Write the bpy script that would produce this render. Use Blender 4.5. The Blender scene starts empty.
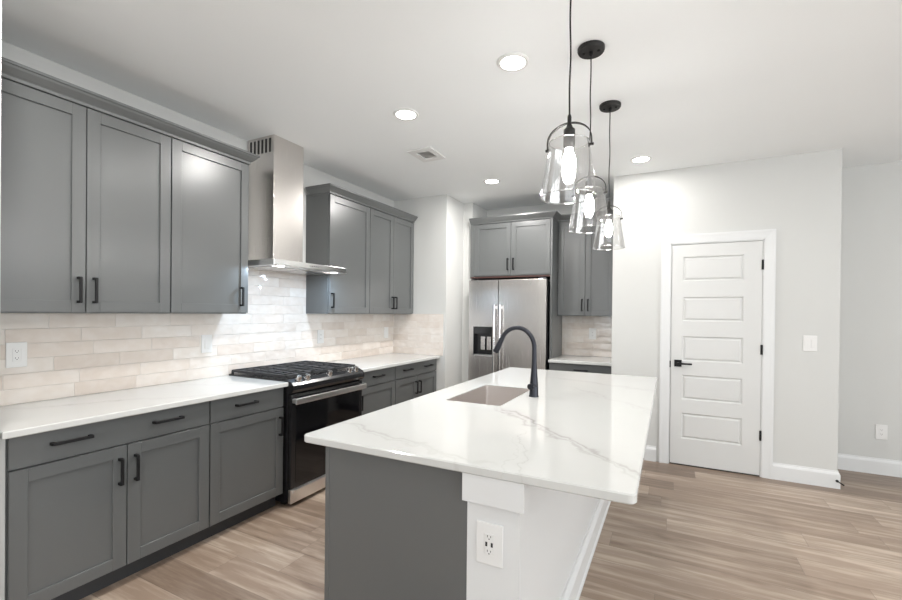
import bpy, bmesh, math, random
from mathutils import Vector, Matrix
random.seed(7)
PI = math.pi
C = bpy.context.scene.collection
S = bpy.context.scene

# ------------------------------------------------------------------ camera
CAM = Vector((3.0085, -2.1237, 1.3672)); YAW = .4595; PITCH = -.0057; ROLL = .0105
F = Vector((-math.sin(YAW), math.cos(YAW), 0)); R = Vector((math.cos(YAW), math.sin(YAW), 0)); U = Vector((0, 0, 1))
F2 = F*math.cos(PITCH)+U*math.sin(PITCH); U2 = -F*math.sin(PITCH)+U*math.cos(PITCH)
R3 = R*math.cos(ROLL)+U2*math.sin(ROLL); U3 = -R*math.sin(ROLL)+U2*math.cos(ROLL)
cd = bpy.data.cameras.new('camera'); cam = bpy.data.objects.new('camera', cd); C.objects.link(cam)
cam.matrix_world = Matrix(((R3.x, U3.x, -F2.x, CAM.x), (R3.y, U3.y, -F2.y, CAM.y), (R3.z, U3.z, -F2.z, CAM.z), (0, 0, 0, 1)))
cd.sensor_width = 36; cd.lens = 428.55/902*36; cd.clip_start = .05
cd.shift_x = -(459.92-451)/902; cd.shift_y = (314.85-300)/902
S.camera = cam

# ------------------------------------------------------------------ world, light, exposure
S.view_settings.view_transform = 'Standard'; S.view_settings.look = 'None'
S.view_settings.exposure = 0.38; S.view_settings.gamma = 1; S.view_settings.use_curve_mapping = False
w = bpy.data.worlds.new('sky'); S.world = w; w.use_nodes = True
w.node_tree.nodes['Background'].inputs[0].default_value = (.86, .93, 1, 1)
w.node_tree.nodes['Background'].inputs[1].default_value = 1.5

ZC = 2.697          # ceiling
def area(name, loc, rot, sx, sy, power, col=(1, 1, 1), spread=PI):
    l = bpy.data.lights.new(name, 'AREA'); l.shape = 'RECTANGLE'; l.size = sx; l.size_y = sy; l.energy = power; l.color = col; l.spread = spread
    o = bpy.data.objects.new(name, l); C.objects.link(o); o.location = loc; o.rotation_euler = rot; return o
# added lamps inside the unseen walls, tilted up to brighten the ceiling
area('added_fill_south', (3.2, -6.42, 1.45), (PI/2+.75, 0, 0), 4.6, 1.9, 55, (.96, .98, 1))
area('added_fill_east', (8.42, -2.3, 1.4), (PI/2+.85, 0, PI/2), 4.8, 2.1, 210, (.96, .98, 1))

# ------------------------------------------------------------------ materials
def mat(name, col, rough=.5, metal=0, spec=.5, **k):
    m = bpy.data.materials.new(name); m.use_nodes = True; b = m.node_tree.nodes['Principled BSDF']
    b.inputs['Base Color'].default_value = (*col, 1); b.inputs['Roughness'].default_value = rough
    b.inputs['Metallic'].default_value = metal; b.inputs['Specular IOR Level'].default_value = spec
    for n, v in k.items(): b.inputs[n.replace('_', ' ')].default_value = v
    return m
class G:
    def __init__(s, m): s.t = m.node_tree; s.b = s.t.nodes['Principled BSDF']
    def n(s, typ, **k):
        nd = s.t.nodes.new(typ)
        for a, v in k.items(): setattr(nd, a, v)
        return nd
    def l(s, a, b): s.t.links.new(a, b)
    def val(s, x, sock):
        if hasattr(x, 'links') or isinstance(x, bpy.types.NodeSocket): s.l(x, sock)
        else: sock.default_value = x
    def math(s, op, a, b=0., c=None, clamp=False):
        nd = s.n('ShaderNodeMath', operation=op); nd.use_clamp = clamp
        s.val(a, nd.inputs[0]); s.val(b, nd.inputs[1])
        if c is not None: s.val(c, nd.inputs[2])
        return nd.outputs[0]
    def mix(s, f, a, b, mode='MIX'):
        nd = s.n('ShaderNodeMix', data_type='RGBA', blend_type=mode)
        s.val(f, nd.inputs[0]); s.val(a if not isinstance(a, tuple) else (*a, 1)[:4], nd.inputs[6]); s.val(b if not isinstance(b, tuple) else (*b, 1)[:4], nd.inputs[7])
        return nd.outputs[2]
    def xyz(s):
        tc = s.n('ShaderNodeTexCoord'); sp = s.n('ShaderNodeSeparateXYZ'); s.l(tc.outputs['Object'], sp.inputs[0]); return sp.outputs, tc.outputs['Object']
    def comb(s, x, y, z=0.):
        nd = s.n('ShaderNodeCombineXYZ'); s.val(x, nd.inputs[0]); s.val(y, nd.inputs[1]); s.val(z, nd.inputs[2]); return nd.outputs[0]
    def noise(s, v, scale, det=3., rough=.5):
        nd = s.n('ShaderNodeTexNoise'); nd.inputs['Scale'].default_value = scale; nd.inputs['Detail'].default_value = det; nd.inputs['Roughness'].default_value = rough
        s.l(v, nd.inputs['Vector']); return nd.outputs['Fac']
    def ramp(s, f, pts):
        nd = s.n('ShaderNodeValToRGB'); e = nd.color_ramp.elements
        while len(e) < len(pts): e.new(.5)
        for q, (p, c) in zip(e, pts): q.position = p; q.color = (*c, 1)
        s.l(f, nd.inputs[0]); return nd.outputs[0]
    def bump(s, h, dist, strength=1.):
        nd = s.n('ShaderNodeBump'); nd.inputs['Distance'].default_value = dist; nd.inputs['Strength'].default_value = strength
        s.l(h, nd.inputs['Height']); s.l(nd.outputs[0], s.b.inputs['Normal'])

M = {}
def paint(name, col, rough, bscale=260, bd=.0004, var=.02):
    m = mat(name, col, rough); g = G(m); _, v = g.xyz()
    nz = g.noise(v, bscale, 2.); g.bump(nz, bd)
    n2 = g.noise(v, 1.3, 2.)
    g.l(g.mix(n2, tuple(c*(1-var) for c in col), tuple(c*(1+var) for c in col)), g.b.inputs['Base Color'])
    return m
M['wall'] = paint('wall_paint', (.575, .58, .565), .75)
M['ceil'] = paint('ceiling_paint', (.85, .87, .875), .85)
M['trim'] = paint('trim_paint', (.67, .68, .68), .38, 60, .0001, .01)
M['door'] = paint('door_paint', (.61, .615, .605), .42, 60, .0001, .01)
M['cab'] = paint('grey_cabinet_paint', (.106, .112, .112), .29, 90, .00002, .02)
M['cab'].node_tree.nodes['Principled BSDF'].inputs['Specular IOR Level'].default_value = .75
M['cabdark'] = paint('grey_cabinet_interior', (.05, .05, .05), .5)
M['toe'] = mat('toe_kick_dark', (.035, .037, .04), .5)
M['black'] = mat('matte_black_metal', (.006, .006, .007), .5, spec=.3)
M['bronze'] = mat('dark_bronze_metal', (.022, .021, .020), .45, .5, spec=.4)
M['gun'] = mat('gunmetal', (.040, .042, .050), .38, .85)
M['enamel'] = mat('black_enamel', (.010, .010, .011), .22)
M['iron'] = paint('cast_iron', (.022, .022, .024), .55, 300, .0004)
M['glassblk'] = mat('oven_glass', (.004, .004, .005), .06)
M['plastic'] = mat('white_plastic', (.72, .72, .71), .35)
M['slot'] = mat('dark_slot', (.02, .02, .02), .6)
M['wood_under'] = mat('dark_wood_underside', (.055, .022, .018), .5)
M['ventdark'] = mat('vent_shadow_gray', (.5, .5, .49), .7)

def steel(name, col=(.66, .63, .605), rough=.27, axis='z', aniso=.3):
    m = mat(name, col, rough, 1.0); g = G(m); o, v = g.xyz()
    if axis == 'z': vv = g.comb(g.math('MULTIPLY', o[0], 400.), g.math('MULTIPLY', o[1], 400.), g.math('MULTIPLY', o[2], 3.))
    else: vv = g.comb(g.math('MULTIPLY', o[0], 3.), g.math('MULTIPLY', o[1], 3.), g.math('MULTIPLY', o[2], 400.))
    nz = g.noise(vv, 1., 2.)
    g.l(g.math('MULTIPLY_ADD', nz, .02, rough-.01), g.b.inputs['Roughness'])
    return m
M['steel'] = steel('brushed_steel')
M['steelh'] = steel('brushed_steel_horizontal', (.84, .83, .82), .30, axis='x')
M['chrome'] = mat('polished_steel', (.75, .75, .75), .14, 1.)
M['sink'] = steel('sink_steel', (.70, .66, .635), .36)

def emis(name, col, st):
    m = bpy.data.materials.new(name); m.use_nodes = True; t = m.node_tree; t.nodes.clear()
    e = t.nodes.new('ShaderNodeEmission'); o = t.nodes.new('ShaderNodeOutputMaterial'); e.inputs[0].default_value = (*col, 1); e.inputs[1].default_value = st
    t.links.new(e.outputs[0], o.inputs[0]); return m
M['lamp'] = emis('led_disc', (1, .97, .92), 22)
M['bulb'] = emis('lit_bulb', (1, .97, .93), 135)
M['hoodled'] = emis('hood_led', (1, .98, .95), 10)
def thinglass(name, tint=(1, 1, 1), r=.0, base=.03, edge=.7):
    m = bpy.data.materials.new(name); m.use_nodes = True; t = m.node_tree; t.nodes.clear()
    o = t.nodes.new('ShaderNodeOutputMaterial'); tr = t.nodes.new('ShaderNodeBsdfTransparent'); gl = t.nodes.new('ShaderNodeBsdfGlossy'); mx = t.nodes.new('ShaderNodeMixShader')
    lw = t.nodes.new('ShaderNodeLayerWeight'); lw.inputs[0].default_value = .35; mp = t.nodes.new('ShaderNodeMapRange')
    mp.inputs[3].default_value = base; mp.inputs[4].default_value = edge
    tr.inputs[0].default_value = (*tint, 1); gl.inputs['Roughness'].default_value = .04
    t.links.new(lw.outputs['Facing'], mp.inputs[0]); t.links.new(mp.outputs[0], mx.inputs[0]); t.links.new(tr.outputs[0], mx.inputs[1]); t.links.new(gl.outputs[0], mx.inputs[2]); t.links.new(mx.outputs[0], o.inputs[0])
    return m
M['glass'] = thinglass('clear_glass_shade', (.97, .97, .97), base=.12, edge=.85)
M['pane'] = thinglass('window_glass', (1, 1, 1), base=.03, edge=.4)

# floor planks, long side along x
m = mat('vinyl_plank_floor', (.4, .33, .27), .42); g = G(m); o, v = g.xyz()
def planks(g, o, v):
    row = g.math('FLOOR', g.math('DIVIDE', o[1], .178))
    wn = g.n('ShaderNodeTexWhiteNoise', noise_dimensions='1D'); g.l(row, wn.inputs['W'])
    xs = g.math('ADD', o[0], g.math('MULTIPLY', wn.outputs['Value'], 1.22))
    fx = g.math('DIVIDE', xs, 1.22); col = g.math('FLOOR', fx)
    wn2 = g.n('ShaderNodeTexWhiteNoise', noise_dimensions='2D'); g.l(g.comb(row, col), wn2.inputs['Vector'])
    pid = wn2.outputs['Value']
    ex = g.math('MULTIPLY', g.math('ABSOLUTE', g.math('SUBTRACT', g.math('FRACT', fx), .5)), 1.22*2)
    ey = g.math('MULTIPLY', g.math('ABSOLUTE', g.math('SUBTRACT', g.math('FRACT', g.math('DIVIDE', o[1], .178)), .5)), .178*2)
    gx = g.math('GREATER_THAN', ex, 1.22-.0025); gy = g.math('GREATER_THAN', ey, .178-.0025)
    return pid, g.math('MAXIMUM', gx, gy), row
pid, gap, row = planks(g, o, v)
off = g.math('MULTIPLY', pid, 37.)
gv = g.comb(g.math('MULTIPLY_ADD', o[0], 1.1, off), g.math('MULTIPLY_ADD', o[1], 13., off), off)
grain = g.noise(gv, 1.6, 6., .62)
gv2 = g.comb(g.math('MULTIPLY_ADD', o[0], 2.5, off), g.math('MULTIPLY_ADD', o[1], 60., off), off)
fine = g.noise(gv2, 2.2, 4., .6)
kv = g.comb(g.math('MULTIPLY_ADD', o[0], 2.2, off), g.math('MULTIPLY_ADD', o[1], 7., off), off)
knot = g.noise(kv, 1.4, 3., .55)
base = g.ramp(pid, [(0., (.345, .270, .212)), (.3, (.46, .372, .295)), (.6, (.57, .47, .38)), (1., (.68, .585, .485))])
c1 = g.mix(g.math('MULTIPLY', g.math('SUBTRACT', grain, .44), 3.0, clamp=True), g.mix(1., base, (.54, .49, .46), 'MULTIPLY'), base)
c2 = g.mix(g.math('MULTIPLY_ADD', fine, .5, 0.), c1, g.mix(1., c1, (.82, .80, .78), 'MULTIPLY'))
c3 = g.mix(g.math('MULTIPLY', g.math('SUBTRACT', knot, .60), 5., clamp=True), c2, g.mix(1., c2, (.62, .55, .5), 'MULTIPLY'))
c4 = g.mix(g.math('MULTIPLY', gap, .55), c3, (.13, .10, .08))
g.l(c4, g.b.inputs['Base Color'])
g.l(g.math('MULTIPLY_ADD', grain, .15, .30), g.b.inputs['Roughness'])
g.bump(g.math('SUBTRACT', g.math('MULTIPLY', fine, .25), gap), .0006)
M['floor'] = m

# zellige-like glossy backsplash tile; u axis differs per wall
def tile_mat(name, ax):
    m = mat(name, (.75, .7, .65), .12, Coat_Weight=.6); g = G(m); o, v = g.xyz()
    H, W = .0768, .310; u = o[1] if ax == 'y' else o[0]; z = g.math('SUBTRACT', o[2], .875)
    rz = g.math('DIVIDE', z, H); row = g.math('FLOOR', rz)
    wn = g.n('ShaderNodeTexWhiteNoise', noise_dimensions='1D'); g.l(g.math('ADD', row, 3.3), wn.inputs['W'])
    fx = g.math('ADD', g.math('DIVIDE', u, W), wn.outputs['Value']); col = g.math('FLOOR', fx)
    w2 = g.n('ShaderNodeTexWhiteNoise', noise_dimensions='2D'); g.l(g.comb(row, col), w2.inputs['Vector'])
    pid = w2.outputs['Value']; sp = g.n('ShaderNodeSeparateColor'); g.l(w2.outputs['Color'], sp.inputs[0])
    ex = g.math('MULTIPLY', g.math('SUBTRACT', .5, g.math('ABSOLUTE', g.math('SUBTRACT', g.math('FRACT', fx), .5))), W)
    ez = g.math('MULTIPLY', g.math('SUBTRACT', .5, g.math('ABSOLUTE', g.math('SUBTRACT', g.math('FRACT', rz), .5))), H)
    wob = g.math('MULTIPLY', g.math('SUBTRACT', g.noise(v, 22., 2.), .5), .0025)
    e = g.math('ADD', g.math('MINIMUM', ex, ez), wob)
    joint = g.math('SUBTRACT', 1., g.math('DIVIDE', g.math('SUBTRACT', e, .0008), .0012, clamp=True), clamp=True)
    body = g.ramp(pid, [(0., (.67, .61, .56)), (.4, (.73, .68, .635)), (1., (.77, .74, .705))])
    off = g.math('MULTIPLY', pid, 23.)
    bl = g.noise(g.comb(g.math('ADD', u, off), g.math('ADD', o[2], off), 0.), 14., 3.)
    body = g.mix(g.math('MULTIPLY', g.math('SUBTRACT', bl, .42), 2.5, clamp=True), g.mix(1., body, (.93, .90, .87), 'MULTIPLY'), body)
    g.l(g.mix(g.math('MULTIPLY', joint, .6), body, (.62, .59, .56)), g.b.inputs['Base Color'])
    g.l(g.math('MULTIPLY_ADD', joint, .5, .06), g.b.inputs['Roughness'])
    tx = g.math('MULTIPLY', g.math('SUBTRACT', sp.outputs[0], .5), .028)
    tz = g.math('MULTIPLY', g.math('SUBTRACT', sp.outputs[1], .5), .07)
    tilt = g.math('ADD', g.math('MULTIPLY', g.math('MULTIPLY', g.math('SUBTRACT', g.math('FRACT', fx), .5), W), tx), g.math('MULTIPLY', g.math('MULTIPLY', g.math('SUBTRACT', g.math('FRACT', rz), .5), H), tz))
    wav = g.noise(g.comb(g.math('ADD', u, off), g.math('MULTIPLY_ADD', o[2], 1.6, off), 0.), 9., 1.)
    h = g.math('ADD', g.math('ADD', g.math('MULTIPLY', wav, .010), tilt), g.math('MULTIPLY', joint, -.0015))
    g.bump(h, 1.0, .9)
    return m
M['tile_y'] = tile_mat('glossy_handmade_tile', 'y'); M['tile_x'] = tile_mat('glossy_handmade_tile_back', 'x')

# white quartz with grey veins
def quartz(name, veins):
    m = mat(name, (.575, .58, .565), .07, spec=.5); g = G(m); o, v = g.xyz()
    x, y = o[0], o[1]
    n1 = g.math('SUBTRACT', g.noise(v, 2.1, 4., .55), .5); n2 = g.math('SUBTRACT', g.noise(v, 9., 4., .6), .5); n3 = g.noise(v, 3.7, 2.)
    amt = None
    for (ax, ay, bx, by, wd, st) in veins:
        L = math.hypot(bx-ax, by-ay); dx, dy = (bx-ax)/L, (by-ay)/L
        px = g.math('SUBTRACT', x, ax); py = g.math('SUBTRACT', y, ay)
        d = g.math('ADD', g.math('MULTIPLY', px, -dy), g.math('MULTIPLY', py, dx))
        t = g.math('ADD', g.math('MULTIPLY', px, dx), g.math('MULTIPLY', py, dy))
        d = g.math('ADD', d, g.math('ADD', g.math('MULTIPLY', n1, .28), g.math('MULTIPLY', n2, .13)))
        ad = g.math('ABSOLUTE', d)
        line = g.math('POWER', g.math('SUBTRACT', 1., g.math('DIVIDE', ad, wd), clamp=True), 2.)
        halo = g.math('MULTIPLY', g.math('POWER', g.math('SUBTRACT', 1., g.math('DIVIDE', ad, wd*7), clamp=True), 2.), .28)
        # second hairline that splits from the first
        ln2 = g.math('MULTIPLY', g.math('SUBTRACT', 1., g.math('DIVIDE', g.math('ABSOLUTE', g.math('ADD', d, g.math('MULTIPLY_ADD', n3, .16, -.05))), wd*.6), clamp=True), .6)
        inside = g.math('MULTIPLY', g.math('MULTIPLY', g.math('ADD', t, .12), 6., clamp=True), g.math('MULTIPLY', g.math('SUBTRACT', L+.12, t), 6., clamp=True))
        s = g.math('MULTIPLY', g.math('MULTIPLY', g.math('ADD', g.math('MAXIMUM', line, ln2), halo, clamp=True), inside), g.math('MULTIPLY_ADD', n3, 1.5*st, -.15*st, clamp=True), clamp=True)
        amt = s if amt is None else g.math('MAXIMUM', amt, s)
    soft = g.math('MULTIPLY', g.math('SUBTRACT', g.noise(v, 1.6, 6., .6), .5, clamp=True), .45)
    col = g.mix(soft, (.575, .58, .565), (.48, .505, .485))
    g.l(g.mix(amt, col, (.36, .345, .33)), g.b.inputs['Base Color'])
    return m
M['quartz_island'] = quartz('veined_quartz_island', [(2.26, -.08, 2.90, -.70, .020, 1.15), (1.72, -.62, 2.40, -.83, .022, .6), (2.44, -.45, 2.56, -.86, .006, .5), (2.25, 1.15, 2.86, .95, .014, .5), (2.45, .75, 2.9, .25, .010, .35)])
M['quartz'] = quartz('veined_quartz_counter', [(.1, -1.2, .6, -.6, .008, .5), (.1, -.5, .55, -.1, .008, .4), (.15, 1.0, .6, 1.6, .008, .4)])

# ------------------------------------------------------------------ mesh helpers
def box(bm, a, b, bev=0., seg=2):
    x0, x1 = sorted((a[0], b[0])); y0, y1 = sorted((a[1], b[1])); z0, z1 = sorted((a[2], b[2]))
    mt = Matrix.Translation(((x0+x1)/2, (y0+y1)/2, (z0+z1)/2)) @ Matrix.Diagonal((x1-x0, y1-y0, z1-z0, 1))
    r = bmesh.ops.create_cube(bm, size=1, matrix=mt)
    if bev > 0:
        es = list({e for vv in r['verts'] for e in vv.link_edges})
        bmesh.ops.bevel(bm, geom=es, offset=bev, segments=seg, affect='EDGES', profile=.5)
def cyl(bm, a, b, r, r2=None, n=24):
    a = Vector(a); b = Vector(b); d = b-a; q = d.to_track_quat('Z', 'Y').to_matrix().to_4x4()
    bmesh.ops.create_cone(bm, cap_ends=True, segments=n, radius1=r, radius2=r if r2 is None else r2, depth=d.length, matrix=Matrix.Translation((a+b)/2) @ q)
def tube(bm, pts, rad, n=12, cap=True, flat=1.):
    pts = [Vector(p) for p in pts]; rs = rad if isinstance(rad, (list, tuple)) else [rad]*len(pts); rings = []
    up = None
    for i, p in enumerate(pts):
        t = (pts[min(i+1, len(pts)-1)]-pts[max(i-1, 0)]).normalized()
        if up is None: up = Vector((0, 1, 0)) if abs(t.y) < .9 else Vector((1, 0, 0))
        s = t.cross(up).normalized(); up = s.cross(t).normalized()
        rings.append([bm.verts.new(p+(s*math.cos(2*PI*k/n)+up*math.sin(2*PI*k/n)*flat)*rs[i]) for k in range(n)])
    for a, b in zip(rings, rings[1:]):
        for k in range(n): bm.faces.new((a[k], a[(k+1) % n], b[(k+1) % n], b[k]))
    if cap: bm.faces.new(rings[0][::-1]); bm.faces.new(rings[-1])
def lathe(bm, prof, c=(0, 0, 0), n=48):
    rings = []
    for r, z in prof:
        if r < 1e-6: rings.append([bm.verts.new((c[0], c[1], c[2]+z))])
        else: rings.append([bm.verts.new((c[0]+r*math.cos(2*PI*k/n), c[1]+r*math.sin(2*PI*k/n), c[2]+z)) for k in range(n)])
    for a, b in zip(rings, rings[1:]):
        for k in range(n):
            k2 = (k+1) % n
            if len(a) == 1 and len(b) == 1: continue
            if len(a) == 1: bm.faces.new((a[0], b[k2], b[k]))
            elif len(b) == 1: bm.faces.new((a[k], a[k2], b[0]))
            else: bm.faces.new((a[k], a[k2], b[k2], b[k]))
def sweep(bm, prof, path, closed=False):
    """prof: (out, z) pairs swept along xy path; out = to the right-hand side of travel, mitred"""
    P = [Vector(p) for p in path]; rings = []
    for i, p in enumerate(P):
        d0 = (P[i]-P[i-1]).normalized() if i > 0 else None; d1 = (P[i+1]-P[i]).normalized() if i < len(P)-1 else None
        n0 = Vector((d0.y, -d0.x)) if d0 else None; n1 = Vector((d1.y, -d1.x)) if d1 else None
        if n0 is None: nn = n1
        elif n1 is None: nn = n0
        else: nn = (n0+n1); nn = nn/(nn.dot(n0))
        rings.append([bm.verts.new((p.x+nn.x*o_, p.y+nn.y*o_, z_)) for o_, z_ in prof])
    n = len(prof)
    for a, b in zip(rings, rings[1:]):
        for k in range(n): bm.faces.new((a[k], a[(k+1) % n], b[(k+1) % n], b[k]))
    bm.faces.new(rings[0]); bm.faces.new(rings[-1][::-1])
def rrect(x0, y0, x1, y1, r, n=6):
    out = []
    for cx, cy, a0 in ((x1-r, y0+r, -PI/2), (x1-r, y1-r, 0), (x0+r, y1-r, PI/2), (x0+r, y0+r, PI)):
        for k in range(n+1):
            a = a0+k*PI/2/n; out.append((cx+r*math.cos(a), cy+r*math.sin(a)))
    return out

def obj(name, bm, m, parent=None, smooth=False):
    bmesh.ops.recalc_face_normals(bm, faces=bm.faces)
    me = bpy.data.meshes.new(name); bm.to_mesh(me); bm.free(); me.materials.append(m)
    o = bpy.data.objects.new(name, me); C.objects.link(o)
    if parent: o.parent = parent
    if smooth:
        for p in me.polygons: p.use_smooth = True
        if smooth == 'auto': me.set_sharp_from_angle(angle=math.radians(35))
    return o
def B(*boxes, bev=0.):
    bm = bmesh.new()
    for a, b in boxes: box(bm, a, b, bev)
    return bm
def tag(o, label, cat, group=None):
    o['label'] = label; o['category'] = cat
    if group: o['group'] = group
    return o
def thing(name, label, cat, loc=(0, 0, 0), rz=0., group=None):
    o = bpy.data.objects.new(name, None); C.objects.link(o); o.empty_display_size = .05
    o.location = loc; o.rotation_euler = (0, 0, rz); return tag(o, label, cat, group)
def struct(name, bm, m, parent=None, label=None):
    o = obj(name, bm, m, parent)
    if not parent: o['kind'] = 'structure'
    if label: o['label'] = label
    return o
def kids(o): return [c for c in bpy.data.objects if c.parent == o]
def dup(root, loc, label, group=None):
    def cp(o, p):
        c = o.copy(); C.objects.link(c); c.parent = p
        for k in kids(o): cp(k, c)
        return c
    src = kids(root); r = root.copy(); C.objects.link(r); r.location = loc; r['label'] = label
    if group: r['group'] = group
    for k in src: cp(k, r)
    return r

# ------------------------------------------------------------------ room shell
XE, YS, YB = 8.5, -6.5, 3.03      # east wall, south wall, back wall
YR = 2.145; XN = .716; YP = 2.262; PX0, PX1 = 2.487, 4.203; YF = 2.83
struct('floor', B(((-.1, YS-.1, -.1), (XE+.1, YB+.1, 0))), M['floor'], label='greige wood-look plank floor')
struct('ceiling', B(((-.1, YS-.1, ZC), (XE+.1, YB+.1, ZC+.1))), M['ceil'], label='smooth off-white ceiling')
struct('wall_left', B(((-.1, YS-.1, 0), (0, YB+.1, ZC))), M['wall'])
struct('wall_back', B(((0, YB, 0), (PX0, YB+.1, ZC))), M['wall'])
struct('wall_return', B(((0, YR, 0), (XN, 2.50, ZC)), ((0, 2.50, 0), (XN, YB, ZC)), ((XN, 2.58, 0), (.838, YB, ZC))), M['wall'], label='white wall end between range run and refrigerator')
struct('wall_pantry', B(((PX0, YP, 0), (3.0, YB+.1, ZC)), ((3.69, YP, 0), (PX1, YB+.1, ZC)), ((3.0, YP, 2.005), (3.69, YB+.1, ZC)), ((3.0, YP+.12, 0), (3.69, YB+.1, 2.005))), M['wall'], label='light grey wall around the white pantry door')
struct('wall_hall', B(((PX1, YF, 0), (XE+.1, YF+.1, ZC))), M['wall'], label='light grey hall wall set back at the right')
struct('wall_stub', B(((0, -1.56, 0), (.647, -1.417, ZC))), M['wall'], label='white wall end at the left of the base cabinets')
def wall_with_openings(name, axis, pos, a0, a1, ops, z0, z1):
    bm = bmesh.new(); xs = [a0]+[q for p in ops for q in p]+[a1]
    def bx(u0, u1, w0, w1):
        if axis == 'y': box(bm, (u0, pos, w0), (u1, pos-.12, w1))
        else: box(bm, (pos, u0, w0), (pos+.12, u1, w1))
    for i in range(0, len(xs), 2): bx(xs[i], xs[i+1], 0, ZC)
    for u0, u1 in ops: bx(u0, u1, 0, z0); bx(u0, u1, z1, ZC)
    return struct(name, bm, M['wall'])
sw = [(.9, 2.2), (2.55, 3.85), (4.2, 5.5)]; ew = [(-4.9, -3.4), (-3.1, -1.6), (-1.3, .2)]
wall_with_openings('wall_south', 'y', YS, -.1, XE+.1, sw, .5, 2.4)
wall_with_openings('wall_east', 'x', XE, YS, YB+.1, ew, .35, 2.45)
wi = 0  # windows added to the unseen walls to let light in
for axis, ops, z0, z1 in (('y', sw, .5, 2.4), ('x', ew, .35, 2.45)):
    for u0, u1 in ops:
        wi += 1; bm = bmesh.new()
        def wb(a, b, c, d, t0=.03, t1=.09):
            if axis == 'y': box(bm, (a, YS-t0, c), (b, YS-t1, d))
            else: box(bm, (XE+t0, a, c), (XE+t1, b, d))
        mid = (z0+z1)/2
        for q in ((u0, u0+.05, z0, z1), (u1-.05, u1, z0, z1), (u0, u1, z0, z0+.05), (u0, u1, z1-.05, z1), (u0, u1, mid-.02, mid+.02)): wb(*q)
        f = struct('window_%d' % wi, bm, M['trim']); bm = bmesh.new(); wb(u0+.05, u1-.05, z0+.05, z1-.05, .055, .061); obj('pane', bm, M['pane'], f)

# baseboards
BBP = [(0, 0), (.015, 0), (.015, .108), (.011, .120), (.006, .128), (.005, .138), (0, .138)]
def baseboard(name, path):
    bm = bmesh.new(); sweep(bm, BBP, path); o = obj(name, bm, M['trim']); o['kind'] = 'structure'; return o
baseboard('baseboard_pantry_left', [(PX0, 2.389), (PX0, YP), (2.890, YP)][1:])
bm = bmesh.new(); sweep(bm, BBP, [(3.766, YP), (PX1, YP), (PX1, YF-.0), (XE, YF)][:4]); 
o = obj('baseboard_right', bm, M['trim']); o['kind'] = 'structure'
baseboard('baseboard_return', [(XN, YR), (XN, 2.44)])
# door stop on the baseboard corner
t = thing('door_stop', 'small black door stop screwed to the baseboard at the outer wall corner', 'door stop', (PX1-.006, YP-.015, .062))
bm = bmesh.new(); cyl(bm, (0, 0, 0), (0, -.006, 0), .010); obj('base_plate', bm, M['black'], t, 'auto')
bm = bmesh.new(); tube(bm, [(0, -.004, 0), (.012, -.030, -.004), (.026, -.055, -.010)], [.005, .004, .006]); obj('stem', bm, M['black'], t, 'auto')

# ------------------------------------------------------------------ pantry door
DX0, DX1, DZ = 3.004, 3.689, 2.000
D = bpy.data.objects.new('door_1', None); C.objects.link(D); D['kind'] = 'structure'; D.location = ((DX0+DX1)/2, YP, 0)
D['label'] = 'white five-panel pantry door with black lever'
cx = (DX0+DX1)/2
hw = (DX1-DX0)/2
bm = bmesh.new()
box(bm, (-hw, .006, .012), (hw, .034, DZ))
pz = [(1.673, 1.891), (1.310, 1.528), (.950, 1.174), (.600, .822), (.245, .478)]
px0, px1 = 3.095-cx, 3.560-cx
ys = -.004
# frame of stiles and rails in front of a recessed panel field
box(bm, (-hw, ys, .012), (px0, .008, DZ)); box(bm, (px1, ys, .012), (hw, .008, DZ))
zz = [.012]+[q for p in reversed(pz) for q in p]+[DZ]
for i in range(0, len(zz), 2): box(bm, (px0, ys, zz[i]), (px1, .008, zz[i+1]))
def sloped_panel(bm, x0, x1, z0, z1, yf, yb, s):
    # moulded recess (sticking) then a raised field
    for (i0, y0, i1, y1) in ((0, yf, s, yb), (s, yb, s*1.6, yb), (s*1.6, yb, s*3.0, yf+.0015)):
        a = [bm.verts.new(q) for q in ((x0+i0, y0, z0+i0), (x1-i0, y0, z0+i0), (x1-i0, y0, z1-i0), (x0+i0, y0, z1-i0))]
        b = [bm.verts.new(q) for q in ((x0+i1, y1, z0+i1), (x1-i1, y1, z0+i1), (x1-i1, y1, z1-i1), (x0+i1, y1, z1-i1))]
        for k in range(4): bm.faces.new((a[k], a[(k+1) % 4], b[(k+1) % 4], b[k]))
    bm.faces.new(b)
for z0, z1 in pz: sloped_panel(bm, px0, px1, z0, z1, ys, .0055, .009)
slab = obj('slab', bm, M['door'], D)
# casing (colonial profile, mitred)
CW = .078
bm = bmesh.new()
cz = 2.100
def casing(bm, x0, x1, z1):
    prof = [(0, 0), (0, -.010), (.020, -.013), (.050, -.016), (.066, -.019), (CW, -.019), (CW, 0)]  # across width from opening edge, y
    ring = []
    for (cx_, cz_, sx, sz) in ((x0, 0, -1, 0), (x0, z1, -1, 1), (x1, z1, 1, 1), (x1, 0, 1, 0)):
        ring.append([bm.verts.new((cx_+sx*u_, y_, cz_+sz*u_)) for u_, y_ in prof])
    for a, b in zip(ring, ring[1:]):
        for k in range(len(prof)): bm.faces.new((a[k], a[(k+1) % len(prof)], b[(k+1) % len(prof)], b[k]))
    bm.faces.new(ring[0]); bm.faces.new(ring[-1][::-1])
casing(bm, -hw-.012, hw+.012, DZ+.014)
box(bm, (-hw-.018, -.004, 0), (-hw-.004, .10, DZ+.018)); box(bm, (hw+.004, -.004, 0), (hw+.018, .10, DZ+.018)); box(bm, (-hw-.018, -.004, DZ+.004), (hw+.018, .10, DZ+.018))
obj('casing', bm, M['trim'], D)
bm = B(((-hw, .0, 0.002), (hw, .1, .012))); obj('threshold_gap', bm, M['slot'], D)
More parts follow.
